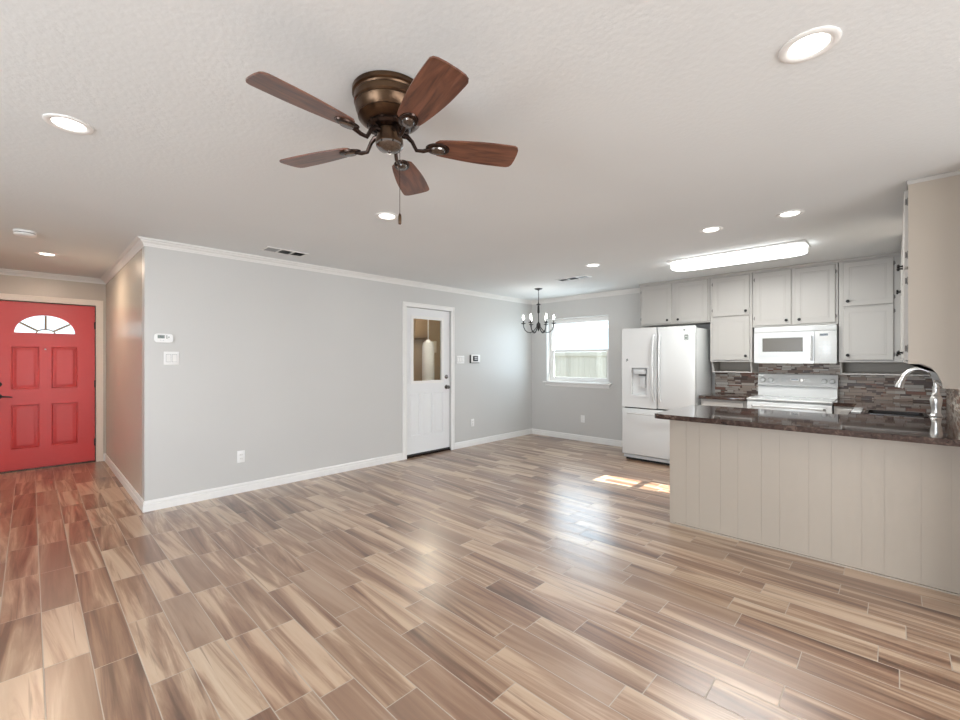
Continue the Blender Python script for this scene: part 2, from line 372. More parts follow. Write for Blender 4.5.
bm = BM(); lathe(bm, [(.030, 0), (.030, -.012), (.022, -.018), (.012, -.030), (.010, -.034)], (-.262, yb, 1.055), 24, 'y'); obj('deadbolt', bm, 'black', d1)
bm = BM(); lathe(bm, [(.031, 0), (.031, -.010), (.014, -.016), (.012, -.045)], (-.262, yb, .912), 24, 'y'); obj('rosette', bm, 'black', d1)
bm = BM(); tube(bm, [(-.262, yb-.045, .912), (-.225, yb-.048, .911), (-.18, yb-.046, .906), (-.150, yb-.040, .900)], [.012, .009, .008, .006]); obj('lever_handle', bm, 'black', d1)
for z in (.26, 1.03, 1.80):
    bm = BM(); tube(bm, [(.598, yb-.008, z-.05), (.598, yb-.008, z+.05)], .0075, 10); box(bm, .585, .599, yb-.004, yb+.002, z-.045, z+.045); obj('hinge', bm, 'black', d1)
bm = BM()   # casing around the opening
def casing(bm, x0, x1, z1, wd, mp):
    for pr in ((0, wd, 0, .014), (.0, wd*.35, .014, .019), (wd*.80, wd, .014, .022)):
        a_, b_, h0, h1 = pr
        prism(bm, [(x0-b_, 0), (x0-a_, 0), (x0-a_, z1+a_), (x1+a_, z1+a_), (x1+a_, 0), (x1+b_, 0), (x1+b_, z1+b_), (x0-b_, z1+b_)], -h0, -h1, mp)
casing(bm, D1[0], D1[1], D1[3], .072, YF(YE)); obj('door_casing', bm, 'casing', d1)
bm = BM(); box(bm, D1[0], D1[1], YE+.005, YE+.14, 0, .018); obj('threshold', bm, 'darkbronze', d1)
bm = BM(); plate(bm, [(D1[0], 0), (D1[0]+.0, D1[3]), (D1[1], D1[3]), (D1[1], 0), (D1[1]+.004, 0), (D1[1]+.004, D1[3]+.004), (D1[0]-.004, D1[3]+.004), (D1[0]-.004, 0)], [], .001, .139, YF(YE)); obj('door_jamb', bm, 'casing', d1)

# ------------------------------------------------------------ door 2: white half-glass door
d2 = bpy.data.objects.new('door_2', None); C.objects.link(d2); d2.location = (3.945, YL, 0); struct(d2, 'white door with a glass upper half')
yb = YL+.022; gx = (3.652, 4.205, 1.035, 1.940)
pan = [(3.622, 3.802, .285, .885), (3.845, 4.015, .285, .885), (4.058, 4.232, .285, .885)]
bm = BM(); plate(bm, rect(3.540, 4.350, .045, 2.068), [rect(*gx)]+[rect(*p) for p in pan], 0, .044, YF(yb))
for p in pan: nest(bm, p, [(0, 0), (.002, -.004), (.007, -.004), (.014, .010), (.022, .010), (.040, -.001), (.042, -.001)], YF(yb)); nest(bm, p, [(0, .044), (.02, .040)], YF(yb))
obj('door_slab', bm, 'whitedoor', d2)
bm = BM(); plate(bm, rect(gx[0]-.022, gx[1]+.022, gx[2]-.022, gx[3]+.022), [rect(gx[0]+.018, gx[1]-.018, gx[2]+.018, gx[3]-.018)], -.012, .006, YF(yb)); obj('glass_frame', bm, 'trim', d2)
bm = BM(); box(bm, gx[0]+.001, gx[1]-.001, yb+.018, yb+.022, gx[2]+.001, gx[3]-.001); obj('glass', bm, 'glass', d2)
bm = BM(); lathe(bm, [(.030, 0), (.030, -.010), (.024, -.016), (.010, -.022)], (4.283, yb, 1.095), 24, 'y'); obj('deadbolt', bm, 'nickelcap', d2)
bm = BM(); lathe(bm, [(.032, 0), (.032, -.008), (.013, -.014), (.012, -.030), (.024, -.038), (.028, -.050), (.024, -.062), (.010, -.066)], (4.283, yb, .945), 24, 'y'); obj('door_knob', bm, 'nickelcap', d2)
for z in (.30, 1.05, 1.80):
    bm = BM(); tube(bm, [(3.537, yb-.008, z-.05), (3.537, yb-.008, z+.05)], .007, 10); obj('hinge', bm, 'chrome', d2)
bm = BM(); casing(bm, D2[0]+.006, D2[1]-.006, D2[3]-.003, .062, YF(YL)); obj('door_casing', bm, 'trim', d2)
bm = BM(); box(bm, D2[0]+.002, D2[1]-.002, YL+.002, YL+.12, 0, .022, .003); obj('threshold', bm, 'darkbronze', d2)
bm = BM(); box(bm, 3.542, 4.348, yb-.006, yb+.03, .024, .044); obj('door_sweep', bm, 'gap', d2)

# utility room seen through the glass
bm = BM(); box(bm, 2.7, 6.4, 7.0, 7.1, 0, CZ); struct(obj('wall_utility_back', bm, 'tan'))
bm = BM(); box(bm, 2.6, 2.7, YL+.12, 7.1, 0, CZ); struct(obj('wall_utility_left', bm, 'tan'))
bm = BM(); box(bm, 6.3, 6.4, YL+.181, 7.1, 0, CZ); struct(obj('wall_utility_right', bm, 'tan'))
light('added_utility_lamp', 'POINT', (4.6, 5.6, 2.2), 26, (1, .90, .76), shadow_soft_size=.12)  # added lamp, source unseen, brightens the room behind the glass
t_ = thing('storage_tank', (5.20, 6.35, 0), 'narrow white tank seen through the glass of the white door', 'tank')
bm = BM(); lathe(bm, [(.10, .0), (.10, .03), (.115, .05), (.115, 1.60), (.10, 1.67), (.05, 1.70), (.03, 1.73)], (5.20, 6.35, 0), 32); obj('tank', bm, 'shadewhite', t_)
bm = BM(); tube(bm, [(5.20, 6.35, 1.72), (5.20, 6.35, CZ)], .012); obj('pipe', bm, 'chrome', t_)
t_ = thing('wall_cabinet', (5.2, 6.84, 1.78), 'brown wall cabinet in the room behind the glass of the white door', 'cabinet')
bm = BM(); box(bm, 4.80, 5.50, 6.70, 6.998, 1.78, 2.38); obj('body', bm, 'tandark', t_)
for x in (4.81, 5.16):
    bm = BM(); box(bm, x, x+.33, 6.682, 6.699, 1.80, 2.36, .004); obj('door', bm, 'tandark', t_)
bm = BM(); box(bm, 5.62, 5.90, 6.93, 6.999, 1.50, 1.74, .005); tag(obj('wall_box', bm, 'casing'), 'pale square wall box seen through the glass of the white door', 'wall box')

# ------------------------------------------------------------ window 1 (far wall): single hung, drywall return
w1 = bpy.data.objects.new('window_1', None); C.objects.link(w1); w1.location = (XF_, 3.85, .97); struct(w1, 'white single hung window in the far wall')
xw = XF_+.10
y0, y1, z0, z1 = W1
bm = BM(); plate(bm, rect(y0, y1, z0, z1), [rect(y0+.045, y1-.045, z0+.035, z1-.05)], 0, .06, XF(xw)); obj('window_frame', bm, 'trim', w1)
bm = BM(); plate(bm, rect(y0+.045, y1-.045, 1.485, z1-.05), [rect(y0+.07, y1-.07, 1.52, z1-.075)], .030, .055, XF(xw)); obj('upper_sash', bm, 'trim', w1)
bm = BM(); plate(bm, rect(y0+.045, y1-.045, z0+.035, 1.52), [rect(y0+.085, y1-.085, z0+.08, 1.487)], .002, .028, XF(xw)); obj('lower_sash', bm, 'trim', w1)
bm = BM(); box(bm, xw+.040, xw+.043, y0+.07, y1-.07, 1.52, z1-.075); obj('glass', bm, 'glass', w1)
bm = BM(); box(bm, xw+.013, xw+.016, y0+.085, y1-.085, z0+.08, 1.487); obj('glass', bm, 'glass', w1)
bm = BM(); box(bm, xw-.008, xw+.002, 3.82, 3.88, 1.50, 1.515, .003); obj('sash_lock', bm, 'trim', w1)
bm = BM(); box(bm, XF_-.045, XF_+.0, y0-.055, y1+.055, z0-.022, z0, .004); box(bm, XF_-.001, xw, y0+.001, y1-.001, z0, z0+.004); obj('window_sill', bm, 'trim', w1)
bm = BM(); box(bm, XF_-.014, XF_, y0-.02, y1+.02, z0-.082, z0-.022, .003); obj('window_apron', bm, 'trim', w1)
# window 2 (over the sink)
w2 = bpy.data.objects.new('window_2', None); C.objects.link(w2); w2.location = (4.89, YR, W2[2]); struct(w2, 'small window over the sink')
bm = BM(); plate(bm, rect(*W2), [rect(W2[0]+.015, W2[1]-.015, W2[2]+.02, 1.735), rect(W2[0]+.015, W2[1]-.015, 1.765, W2[3]-.02)], .05, .09, YF(YR, -1)); obj('window_frame', bm, 'trim', w2)
bm = BM(); box(bm, W2[0]+.015, W2[1]-.015, YR-.072, YR-.069, W2[2]+.02, W2[3]-.02); obj('glass', bm, 'glass', w2)
# unseen windows added behind the camera to let the fill light in
w3 = bpy.data.objects.new('added_window_3', None); C.objects.link(w3); w3.location = (.6, -3.2, .15); struct(w3)
bm = BM(); plate(bm, rect(-1.1, 2.3, .15, 2.15), [rect(-1.04, .57, .21, 2.09), rect(.63, 2.24, .21, 2.09)], .04, .10, YF(-3.2, -1)); obj('window_frame', bm, 'trim', w3)
w4 = bpy.data.objects.new('added_window_4', None); C.objects.link(w4); w4.location = (-3, 1.2, .25); struct(w4)
bm = BM(); plate(bm, rect(-.5, 2.9, .25, 2.2), [rect(-.44, 1.17, .31, 2.14), rect(1.23, 2.84, .31, 2.14)], .02, .07, XF(-3.0, -1)); obj('window_frame', bm, 'trim', w4)

# outside
bm = BM(); box(bm, -14, 20, -14, 22, -.32, -.12); struct(obj('ground', bm, 'stone'), 'pale ground outside')
fw = mat('weathered_fence_wood', (.6, .57, .5), .8); g = G(fw); X, Y, Z = g.pos()
idn = g.white(g.xyz(g.math('FLOOR', g.math('DIVIDE', Y, .145)), 1.)); nn = g.noise(g.xyz(X, g.math('MULTIPLY', Y, 30.), g.math('MULTIPLY', Z, 2.)), 1., 4)
g.col(g.ramp(g.math('ADD', g.math('MULTIPLY', idn, .6), g.math('MULTIPLY', nn, .4)), [(.2, (.50, .495, .47)), (.8, (.66, .655, .63))])); M['fence'] = fw
fe = thing('wooden_fence', (9.3, 5.4, -.12), 'pale wooden picket fence outside the far window', 'fence')
k = 0
for i in range(26):
    y = 3.4+.145*i; bm = BM(); box(bm, 9.30, 9.318, y+.003, y+.142, -.12, 1.53+random.uniform(-.004, .004), .002, 1); obj('picket', bm, 'fence', fe)
bm = BM(); box(bm, 9.255, 9.30, 3.35, 7.2, 1.44, 1.54, .004); obj('top_rail', bm, 'fence', fe)
bm = BM(); box(bm, 9.255, 9.30, 3.35, 7.2, .15, .24, .004); obj('bottom_rail', bm, 'fence', fe)

# ------------------------------------------------------------ kitchen cabinets
UX = 6.01
def knob(parent, x, y, z, dirx):
    """small round black knob; dirx = unit vector it points along"""
    bm = BM(); pr = [(.009, 0), (.006, .004), (.005, .014), (.013, .018), (.016, .024), (.012, .030), (.004, .032)]
    ax, sg = dirx
    lathe(bm, [(r, h*sg) for r, h in pr], (x, y, z), 18, ax); return obj('knob', bm, 'black', parent)
DOORSTEP = [(0, 0), (.004, 0), (.006, 0)]
def face_door(parent, a0, a1, z0, z1, mp, m='cab'):
    """slab door, edges eased, a fine routed rectangle on its face; h<0 is toward the room"""
    bm = BM(); T = -.019
    prev = None
    for ins, h in ((0, 0), (0, T+.004), (.004, T), (.050, T), (.052, T+.0016), (.054, T+.0016), (.056, T), (.066, T), (.067, T+.001), (.068, T+.001), (.069, T)):
        cur = [bm.verts.new(mp(u, v, h)) for u, v in rect(a0+ins, a1-ins, z0+ins, z1-ins)]
        if prev:
            for i in range(4): bm.faces.new((prev[i], prev[(i+1) % 4], cur[(i+1) % 4], cur[i]))
        else: bm.faces.new(cur[::-1])
        prev = cur
    bm.faces.new(prev); return obj('door', bm, m, parent)
def hinge(parent, u, z, side, mp, m='hinge'):
    """scalloped butterfly hinge plate beside a door edge"""
    h = .024; pts = [(0, -h)]
    for i in range(13):
        a = i/12.; pts.append((side*(.006+.009*math.sin(a*PI)**2*(1+.5*math.cos(a*PI*6))), -h+2*h*a))
    pts.append((0, h)); bm = BM(); prism(bm, [(u+p[0], z+p[1]) for p in pts], 0, -.004, mp)
    tube(bm, [mp(u, z-h*.75, -.010), mp(u, z+h*.75, -.010)], .0035, 8)
    return obj('hinge', bm, m, parent)
def upper(y0, y1, z0, z1, label, doors, hinges=(), x1=XF_):
    o = thing('wall_cabinet', ((UX+x1)/2, (y0+y1)/2, z0), label, 'cabinet', 'kitchen wall cabinets')
    bm = BM(); box(bm, UX, x1-.001, y0, y1, z0, z1, .0015, 1); obj('body', bm, 'cab', o)
    mp = XF(UX)
    for a, b, c, d, kn in doors:
        dr = face_door(o, a, b, c, d, mp); knob(dr, UX-.019, kn[0], kn[1], ('x', -1))
    for u, z, s in hinges: hinge(o, u, z, s, mp)
    return o
ZT = 2.395
upper(1.705, 2.615, 1.828, ZT, 'double-door cabinet above the white refrigerator',
      [(2.175, 2.590, 1.845, 2.378, (2.225, 1.885)), (1.725, 2.130, 1.845, 2.378, (2.085, 1.885))], [(2.592, 2.30, 1), (2.592, 1.92, 1)])
upper(1.238, 1.700, 1.322, ZT, 'stacked two-door cabinet between refrigerator and microwave',
      [(1.262, 1.668, 1.890, 2.378, (1.300, 1.940)), (1.262, 1.668, 1.345, 1.872, (1.300, 1.395))], [(1.668, 2.30, 1), (1.668, 1.97, 1)])
upper(.440, 1.233, 1.735, ZT, 'double-door cabinet above the white microwave',
      [(.852, 1.208, 1.752, 2.378, (.895, 1.800)), (.462, .818, 1.752, 2.378, (.775, 1.800))], [(1.208, 2.30, 1), (1.208, 1.84, 1), (.462, 2.30, -1), (.462, 1.82, -1)])
upper(-.375, .435, 1.322, ZT, 'stacked two-door cabinet in the corner right of the microwave',
      [(.010, .400, 1.915, 2.378, (.360, 1.965)), (.010, .400, 1.345, 1.897, (.360, 1.395))], [(.010, 2.32, -1), (.010, 1.98, -1), (.010, 1.84, -1), (.010, 1.40, -1)])
# dark-line cornice between cabinet tops and ceiling
bm = BM(); box(bm, UX-.016, XF_-.001, YR+.004, 2.622, ZT, CZ-.001, .003, 1); struct(obj('trim_5', bm, 'cab'))
# open shelves hung under the cabinets
def bracket(bm, y0, y1):
    pts = [(UX, 1.320), (UX+.012, 1.300), (UX+.028, 1.270), (UX+.040, 1.235), (UX+.045, 1.205), (XF_-.012, 1.205), (XF_-.012, 1.320)]
    prism(bm, pts, y0, y1, lambda u, v, h: (u, h, v))
def shelf(y0, y1, label, left=True, right=True):
    o = thing('open_shelf', (6.17, (y0+y1)/2, 1.19), label, 'shelf', 'open shelves under the wall cabinets')
    bm = BM(); box(bm, UX+.035, XF_-.012, y0, y1, 1.188, 1.204, .002, 1); obj('shelf_board', bm, 'cab', o)
    bm = BM(); box(bm, XF_-.012, XF_-.001, y0, y1, 1.188, 1.320); obj('back_board', bm, 'cabwarm', o)
    if left: bm = BM(); bracket(bm, y1-.018, y1); obj('side_bracket', bm, 'cab', o)
    if right: bm = BM(); bracket(bm, y0, y0+.018); obj('side_bracket', bm, 'cab', o)
shelf(1.245, 1.690, 'small open shelf under the cabinet left of the microwave')
shelf(-.370, .428, 'long open shelf under the corner cabinet right of the microwave', True, False)
# cabinets on the right-hand wall
RYF = -.058
def side_upper(x0, x1, label, cols, endpanel):
    o = thing('wall_cabinet', ((x0+x1)/2, -.23, 1.322), label, 'cabinet', 'kitchen wall cabinets')
    bm = BM(); box(bm, x0, x1, YR+.001, RYF, 1.322, ZT, .0015, 1); obj('body', bm, 'cab', o)
    mp = YF(RYF, -1)      # h<0 toward +y
    for a, b, kx in cols:
        for z0, z1, kz in ((1.915, 2.378, 1.975), (1.345, 1.897, 1.395)):
            dr = face_door(o, a, b, z0, z1, mp); knob(dr, kx, RYF+.019, kz, ('y', 1))
            hx, sd = (a, -1) if kx > (a+b)/2 else (b, 1)
            hinge(o, hx, z1-.07, sd, mp); hinge(o, hx, z0+.07, sd, mp)
    if endpanel:     # finished end with the scooped bracket that drops to the open shelf
        bm = BM(); pts = [(YR+.001, 2.395), (RYF+.001, 2.395), (RYF+.001, 1.322), (-.118, 1.320), (-.150, 1.300), (-.176, 1.265), (-.192, 1.225), (-.200, 1.180), (YR+.001, 1.180)]
        prism(bm, pts, x0-.019, x0, lambda u, v, h: (h, u, v)); obj('end_panel', bm, 'cabwarm', o)
        bm = BM(); box(bm, x0-.021, x1, YR+.002, RYF+.006, ZT, CZ-.001, .002, 1); obj('cornice', bm, 'cab', o)
        bm = BM(); box(bm, x0, x1, YR+.002, -.205, 1.182, 1.198); obj('shelf_board', bm, 'cab', o)
        bm = BM(); prism(bm, pts[2:], x1-.019, x1-.001, lambda u, v, h: (h, u, v)); obj('side_bracket', bm, 'cab', o)
side_upper(3.665, 4.56, 'big beige end panel of the wall cabinet above the faucet', [(3.70, 4.10, 4.06), (4.13, 4.53, 4.17)], True)
side_upper(5.16, 5.985, 'side-wall cabinet seen edge-on beyond the beige end panel', [(5.20, 5.55, 5.51), (5.59, 5.95, 5.63)], False)

# backsplash
bm = BM(); box(bm, XF_-.010, XF_-.0005, YR+.01, 1.735, .915, 1.187); box(bm, XF_-.010, XF_-.0005, .44, 1.236, 1.187, 1.34); struct(obj('trim_6', bm, 'mosaic_y'), 'mosaic strip backsplash on the far wall')
bm = BM(); plate(bm, [(4.0, .915), (XF_-.011, .915), (XF_-.011, 1.30), (4.60, 1.30), (4.60, 1.178), (3.64, 1.178), (3.64, .915)], [], .0005, .010, YF(YR)); struct(obj('trim_7', bm, 'mosaic_x'), 'mosaic strip backsplash on the side wall')

# base cabinets
def base_cab(name, x0, x1, y0, y1, label, front, drawers):
    o = thing(name, ((x0+x1)/2, (y0+y1)/2, 0), label, 'cabinet', 'base cabinets')
    bm = BM(); box(bm, x0, x1, y0, y1, .10, .875); box(bm, x0+(.06 if front == 'x' else 0), x1, y0, y1-(.06 if front == 'y' else 0), 0, .10); obj('body', bm, 'cab', o)
    n = drawers
    for i in range(n):
        if front == 'x':
            a = y0+(y1-y0)*i/n+.02; b = y0+(y1-y0)*(i+1)/n-.02; mp = XF(x0)
        else:
            a = x0+(x1-x0)*i/n+.02; b = x0+(x1-x0)*(i+1)/n-.02; mp = YF(y1, -1)
        d = face_door(o, a, b, .13, .66, mp); d.name = 'door'
        bm = BM(); nest(bm, (a, b, .69, .855), [(0, 0), (0, -.015), (.004, -.019), (.030, -.019), (.033, -.016), (.037, -.016)], mp); dw = obj('drawer', bm, 'cab', o)
        if front == 'x': knob(dw, x0-.019, (a+b)/2, .772, ('x', -1)); knob(d, x0-.019, b-.04, .62, ('x', -1))
        else: knob(dw, (a+b)/2, y1+.019, .772, ('y', 1)); knob(d, b-.04, y1+.019, .62, ('y', 1))
base_cab('base_cabinet', 5.66, XF_-.001, 1.225, 1.705, 'narrow base cabinet between refrigerator and range', 'x', 1)
base_cab('base_cabinet', 5.66, XF_-.001, .262, .448, 'narrow base cabinet right of the range', 'x', 1)
# peninsula: bead-board back facing the room
pb = thing('peninsula_cabinet', (4.02, .47, 0), 'beige panelled peninsula under the brown granite counter', 'cabinet')
bm = BM(); PY1 = 1.33
plate(bm, rect(3.685, 4.38, YR+.001, PY1-.001), [rect(4.10, 4.379, -.370, .20)], .10, .876, ZF(0)); obj('body', bm, 'cab', pb)
bm = BM()
# back panel with v-grooves at uneven spacing
gy = [PY1]
sp = [.115, .098, .152, .118, .150, .110, .165, .120, .150, .105, .160, .12, .15, .15]
y = PY1
for s_ in sp:
    y -= s_
    if y < YR+.03: break
    gy.append(y)
gy.append(YR+.001)
for a, b in zip(gy, gy[1:]):
    hw = .0008
    prism(bm, [(3.685, a-(hw if a != PY1 else 0)), (3.666, a-(hw if a != PY1 else 0)), (3.666, b+hw), (3.685, b+hw)], .012, .876, ZF(0))
box(bm, 3.668, 3.685, YR+.001, PY1, .012, .876)
obj('back_panel', bm, 'cabwarm', pb)
bm = BM(); box(bm, 3.660, 3.668, YR+.001, PY1+.006, 0, .010); obj('base_strip', bm, 'cabwarm', pb)
bm = BM(); box(bm, 3.668, 4.38, PY1-.001, PY1+.016, 0, .876, .002, 1); obj('end_panel', bm, 'cabwarm', pb)
sb = thing('base_cabinet', (5.2, -.06, 0), 'sink-run base cabinet along the side wall, behind the peninsula', 'cabinet', 'base cabinets')
bm = BM(); plate(bm, rect(4.385, 6.30, YR+.001, .235), [rect(4.60, 5.05, -.30, .200)], .10, .876, ZF(0)); box(bm, 4.385, 6.30, YR+.001, .17, 0, .10); obj('body', bm, 'cab', sb)
for i in range(2):
    a = 4.47+.6*i; dr = face_door(sb, a, a+.56, .13, .84, YF(.235, -1)); knob(dr, a+.5, .254, .78, ('y', 1))

# worktops
def rounded(pts, idx, r, n=6):
    out = []
    N = len(pts)
    for i, p in enumerate(pts):
        if i not in idx: out.append(p); continue
        P_, A_, B_ = Vector(p), Vector(pts[i-1]), Vector(pts[(i+1) % N]); da = (A_-P_).normalized(); db = (B_-P_).normalized()
        for k in range(n+1):
            t = k/n; q = (P_+da*r)*(1-t)**2+P_*2*t*(1-t)+(P_+db*r)*t*t; out.append((q.x, q.y))
    return out
SK = (4.66, 4.985, -.165, .165)
outline = rounded([(3.465, YR+.001), (3.465, 1.402), (4.43, 1.402), (4.43, .27), (5.64, .27), (5.64, .449), (XF_-.011, .449), (XF_-.011, YR+.001)], {1, 2}, .045)
bm = BM(); plate(bm, outline, [rounded(rect(*SK), {0, 1, 2, 3}, .03)[::-1]], .877, .915, ZF(0))
es = [e for e in bm.edges if abs(e.verts[0].co.z-e.verts[1].co.z) < 1e-6 and len(e.link_faces) == 2 and e.calc_face_angle(0) > 1]
bmesh.ops.bevel(bm, geom=es, offset=.006, segments=3, affect='EDGES')
tag(obj('worktop', bm, 'granite'), 'L-shaped glossy brown granite counter with the faucet', 'countertop', 'granite worktops')
bm = BM(); box(bm, 5.62, XF_-.011, 1.222, 1.722, .877, .915, .006); tag(obj('worktop', bm, 'granite'), 'short brown granite counter between refrigerator and range', 'countertop', 'granite worktops')
# sink
sk = thing('kitchen_sink', (4.76, .015, .72), 'sink with painted-in shade, sunk in the granite beside the faucet', 'sink')
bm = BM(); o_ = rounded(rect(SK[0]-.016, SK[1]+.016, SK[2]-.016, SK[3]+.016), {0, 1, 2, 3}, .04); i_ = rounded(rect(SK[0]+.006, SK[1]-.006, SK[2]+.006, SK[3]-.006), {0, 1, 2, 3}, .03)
plate(bm, o_, [i_[::-1]], .9155, .919, ZF(0)); obj('rim', bm, 'shadesink', sk)
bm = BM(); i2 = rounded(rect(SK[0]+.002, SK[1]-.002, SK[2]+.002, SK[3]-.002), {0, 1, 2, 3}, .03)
plate(bm, i2, [i_[::-1]], .735, .9155, ZF(0)); plate(bm, i2, [], .730, .736, ZF(0)); obj('basin', bm, 'shadesink', sk)
bm = BM(); lathe(bm, [(.045, 0), (.045, .003), (.03, .003), (.028, .001)], (4.76, .015, .7365), 24); obj('drain', bm, 'chrome', sk)
bm = BM(); box(bm, 4.66, 5.12, .200, .262, .9155, .922, .003); tag(obj('white_item', bm, 'appl'), 'small flat white tray on the granite at the left of the sink', 'item')  # thin white slab lying on the counter
# faucet
fa = thing('kitchen_faucet', (4.76, -.225, .9155), 'brushed nickel gooseneck faucet on the granite counter', 'faucet'); fx, fy, fz = 4.76, -.225, .9155
bm = BM(); lathe(bm, [(0.0360, 0), (0.0372, .006), (0.0312, .012), (0.0264, .03), (0.0252, .055), (0.0312, .095), (0.0348, .125), (0.0324, .145), (0.0240, .158), (0.0264, .166), (0.0216, .172), (0.0186, .185), (0.0186, .215), (0.0222, .220), (0.0222, .226), (0.0168, .230)], (fx, fy, fz), 28); obj('body', bm, 'chrome', fa)
bm = BM(); pts = [(fx, fy, fz+.225)]; R_ = .092; zc = fz+.262
for i in range(17):
    a = PI*i/16*.93; pts.append((fx, fy+R_-R_*math.cos(a), zc+R_*math.sin(a)*1.05))
tube(bm, pts, .0155, 16); obj('spout', bm, 'chrome', fa)
e = Vector(pts[-1]); d = (Vector(pts[-1])-Vector(pts[-2])).normalized()
bm = BM(); tube(bm, [e-d*.004, e+d*.01, e+d*.03, e+d*.065, e+d*.075], [.018, .018, .021, .027, .025], 18); obj('spray_head', bm, 'chrome', fa)
bm = BM(); tube(bm, [(fx, fy, fz+.125), (fx+.04, fy-.01, fz+.135), (fx+.095, fy-.02, fz+.165)], [.010, .0075, .006], 12); obj('lever', bm, 'chrome', fa)

# ------------------------------------------------------------ refrigerator
fx0, fy0, fy1, fh = 5.57, 1.745, 2.675, 1.765
fr_ = thing('refrigerator', (5.93, 2.21, 0), 'white french-door refrigerator with an ice and water dispenser', 'refrigerator')
bm = BM(); box(bm, 5.655, 6.22, fy0+.004, fy1-.004, .04, 1.745, .006); obj('body', bm, 'appl', fr_)
bm = BM(); box(bm, 5.66, 6.1, fy0+.02, fy1-.02, .0, .06); obj('toe_grille', bm, 'gap', fr_)
bm = BM(); box(bm, 5.60, 5.655, fy0+.01, fy1-.01, .035, .075, .004); obj('kick_plate', bm, 'applgrey', fr_)
bm = BM(); box(bm, 5.640, 5.656, fy0+.012, fy1-.012, .08, 1.74); obj('gasket', bm, 'gap', fr_)
ym = 2.203
# left door with the dispenser recess
ds = (2.325, 2.545, .865, 1.245)
bm = BM(); plate(bm, rounded(rect(ym+.004, fy1, .716, fh), {0, 1, 2, 3}, .012), [rect(*ds)], 0, .068, XF(fx0))
box(bm, fx0+.050, fx0+.0675, ds[0]-.01, ds[1]+.01, ds[2]-.01, ds[3]+.01)
ld = obj('left_door', bm, 'appl', fr_)
bm = BM(); plate(bm, rect(ds[0]-.010, ds[1]+.010, ds[2]-.012, ds[3]+.008), [rect(ds[0]+.006, ds[1]-.006, ds[2]+.010, ds[3]-.006)], -.006, .004, XF(fx0)); box(bm, fx0-.004, fx0+.05, ds[0]+.004, ds[1]-.004, ds[2], ds[2]+.022, .003); dp = obj('dispenser_frame', bm, 'appl', ld)
bm = BM(); box(bm, fx0+.002, fx0+.05, ds[0]+.03, ds[1]-.03, 1.155, 1.225, .006); obj('dispenser_head', bm, 'applgrey', ld)
bm = BM(); box(bm, fx0+.000, fx0+.012, ds[0]+.02, ds[0]+.12, 1.140, 1.156, .002); obj('dispenser_spout', bm, 'gap', ld)
bm = BM(); box(bm, fx0+.022, fx0+.034, ds[0]+.04, ds[0]+.115, .985, 1.135, .004); obj('dispenser_paddle', bm, 'applgrey', ld)
for i in range(6): bm = BM(); box(bm, fx0-.0008, fx0+.0008, 2.565, 2.592, .90+.035*i, .906+.035*i); obj('button', bm, 'applgrey', ld)
bm = BM(); prism(bm, [(2.602, 1.330), (2.617, 1.350), (2.600, 1.365), (2.586, 1.345)], -.0010, .001, XF(fx0)); prism(bm, [(2.612, 1.322), (2.622, 1.332), (2.615, 1.340), (2.605, 1.331)], -.0010, .001, XF(fx0)); obj('emblem_sticker', bm, 'screen', ld)
bm = BM(); box(bm, fx0, fx0+.068, fy0, ym-.004, .716, fh, .012, 3); rd = obj('right_door', bm, 'appl', fr_)
bm = BM(); box(bm, fx0, fx0+.068, fy0, fy1, .085, .700, .012, 3); fz_ = obj('freezer_drawer', bm, 'appl', fr_)
def bowed(y, z0, z1, r=.011):
    pts = []
    for i in range(15):
        t = i/14.; pts.append((fx0-.012-.042*math.sin(PI*t)**.6, y, z0+(z1-z0)*t))
    return pts
for y, p in ((ym+.042, ld), (ym-.042, rd)):
    bm = BM(); q = bowed(y, .82, 1.66); tube(bm, q, .0125, 12); box(bm, fx0-.014, fx0+.002, y-.012, y+.012, .805, .84, .004); box(bm, fx0-.014, fx0+.002, y-.012, y+.012, 1.64, 1.675, .004); obj('door_handle', bm, 'appl', p)
bm = BM(); q = []
for i in range(15): t = i/14.; q.append((fx0-.012-.040*math.sin(PI*t)**.6, fy0+.08+(fy1-fy0-.16)*t, .640))
tube(bm, q, .0125, 12); obj('drawer_handle', bm, 'appl', fz_)
from mathutils import Euler
RX = Matrix(((0, 0, -1), (-1, 0, 0), (0, 1, 0)))   # text facing -x, reading toward -y
text('logo', 'LG', .026, 'screen', rd, (fx0-.0012, 1.835, 1.715), RX.to_quaternion())
bm = BM(); lathe(bm, [(.011, 0), (.011, -.0012)], (fx0, 1.868, 1.716), 20, 'x'); obj('logo_disc', bm, 'screen', rd)
bm = BM(); plate(bm, rect(1.820, 1.868, 1.590, 1.650), [rect(1.826, 1.862, 1.596, 1.640)], -.0012, .001, XF(fx0)); box(bm, fx0-.0012, fx0+.001, 1.838, 1.858, 1.602, 1.630); box(bm, fx0-.0012, fx0+.001, 1.829, 1.834, 1.600, 1.636); box(bm, fx0-.0012, fx0+.001, 1.822, 1.866, 1.654, 1.660); obj('energy_sticker', bm, 'screen', rd)

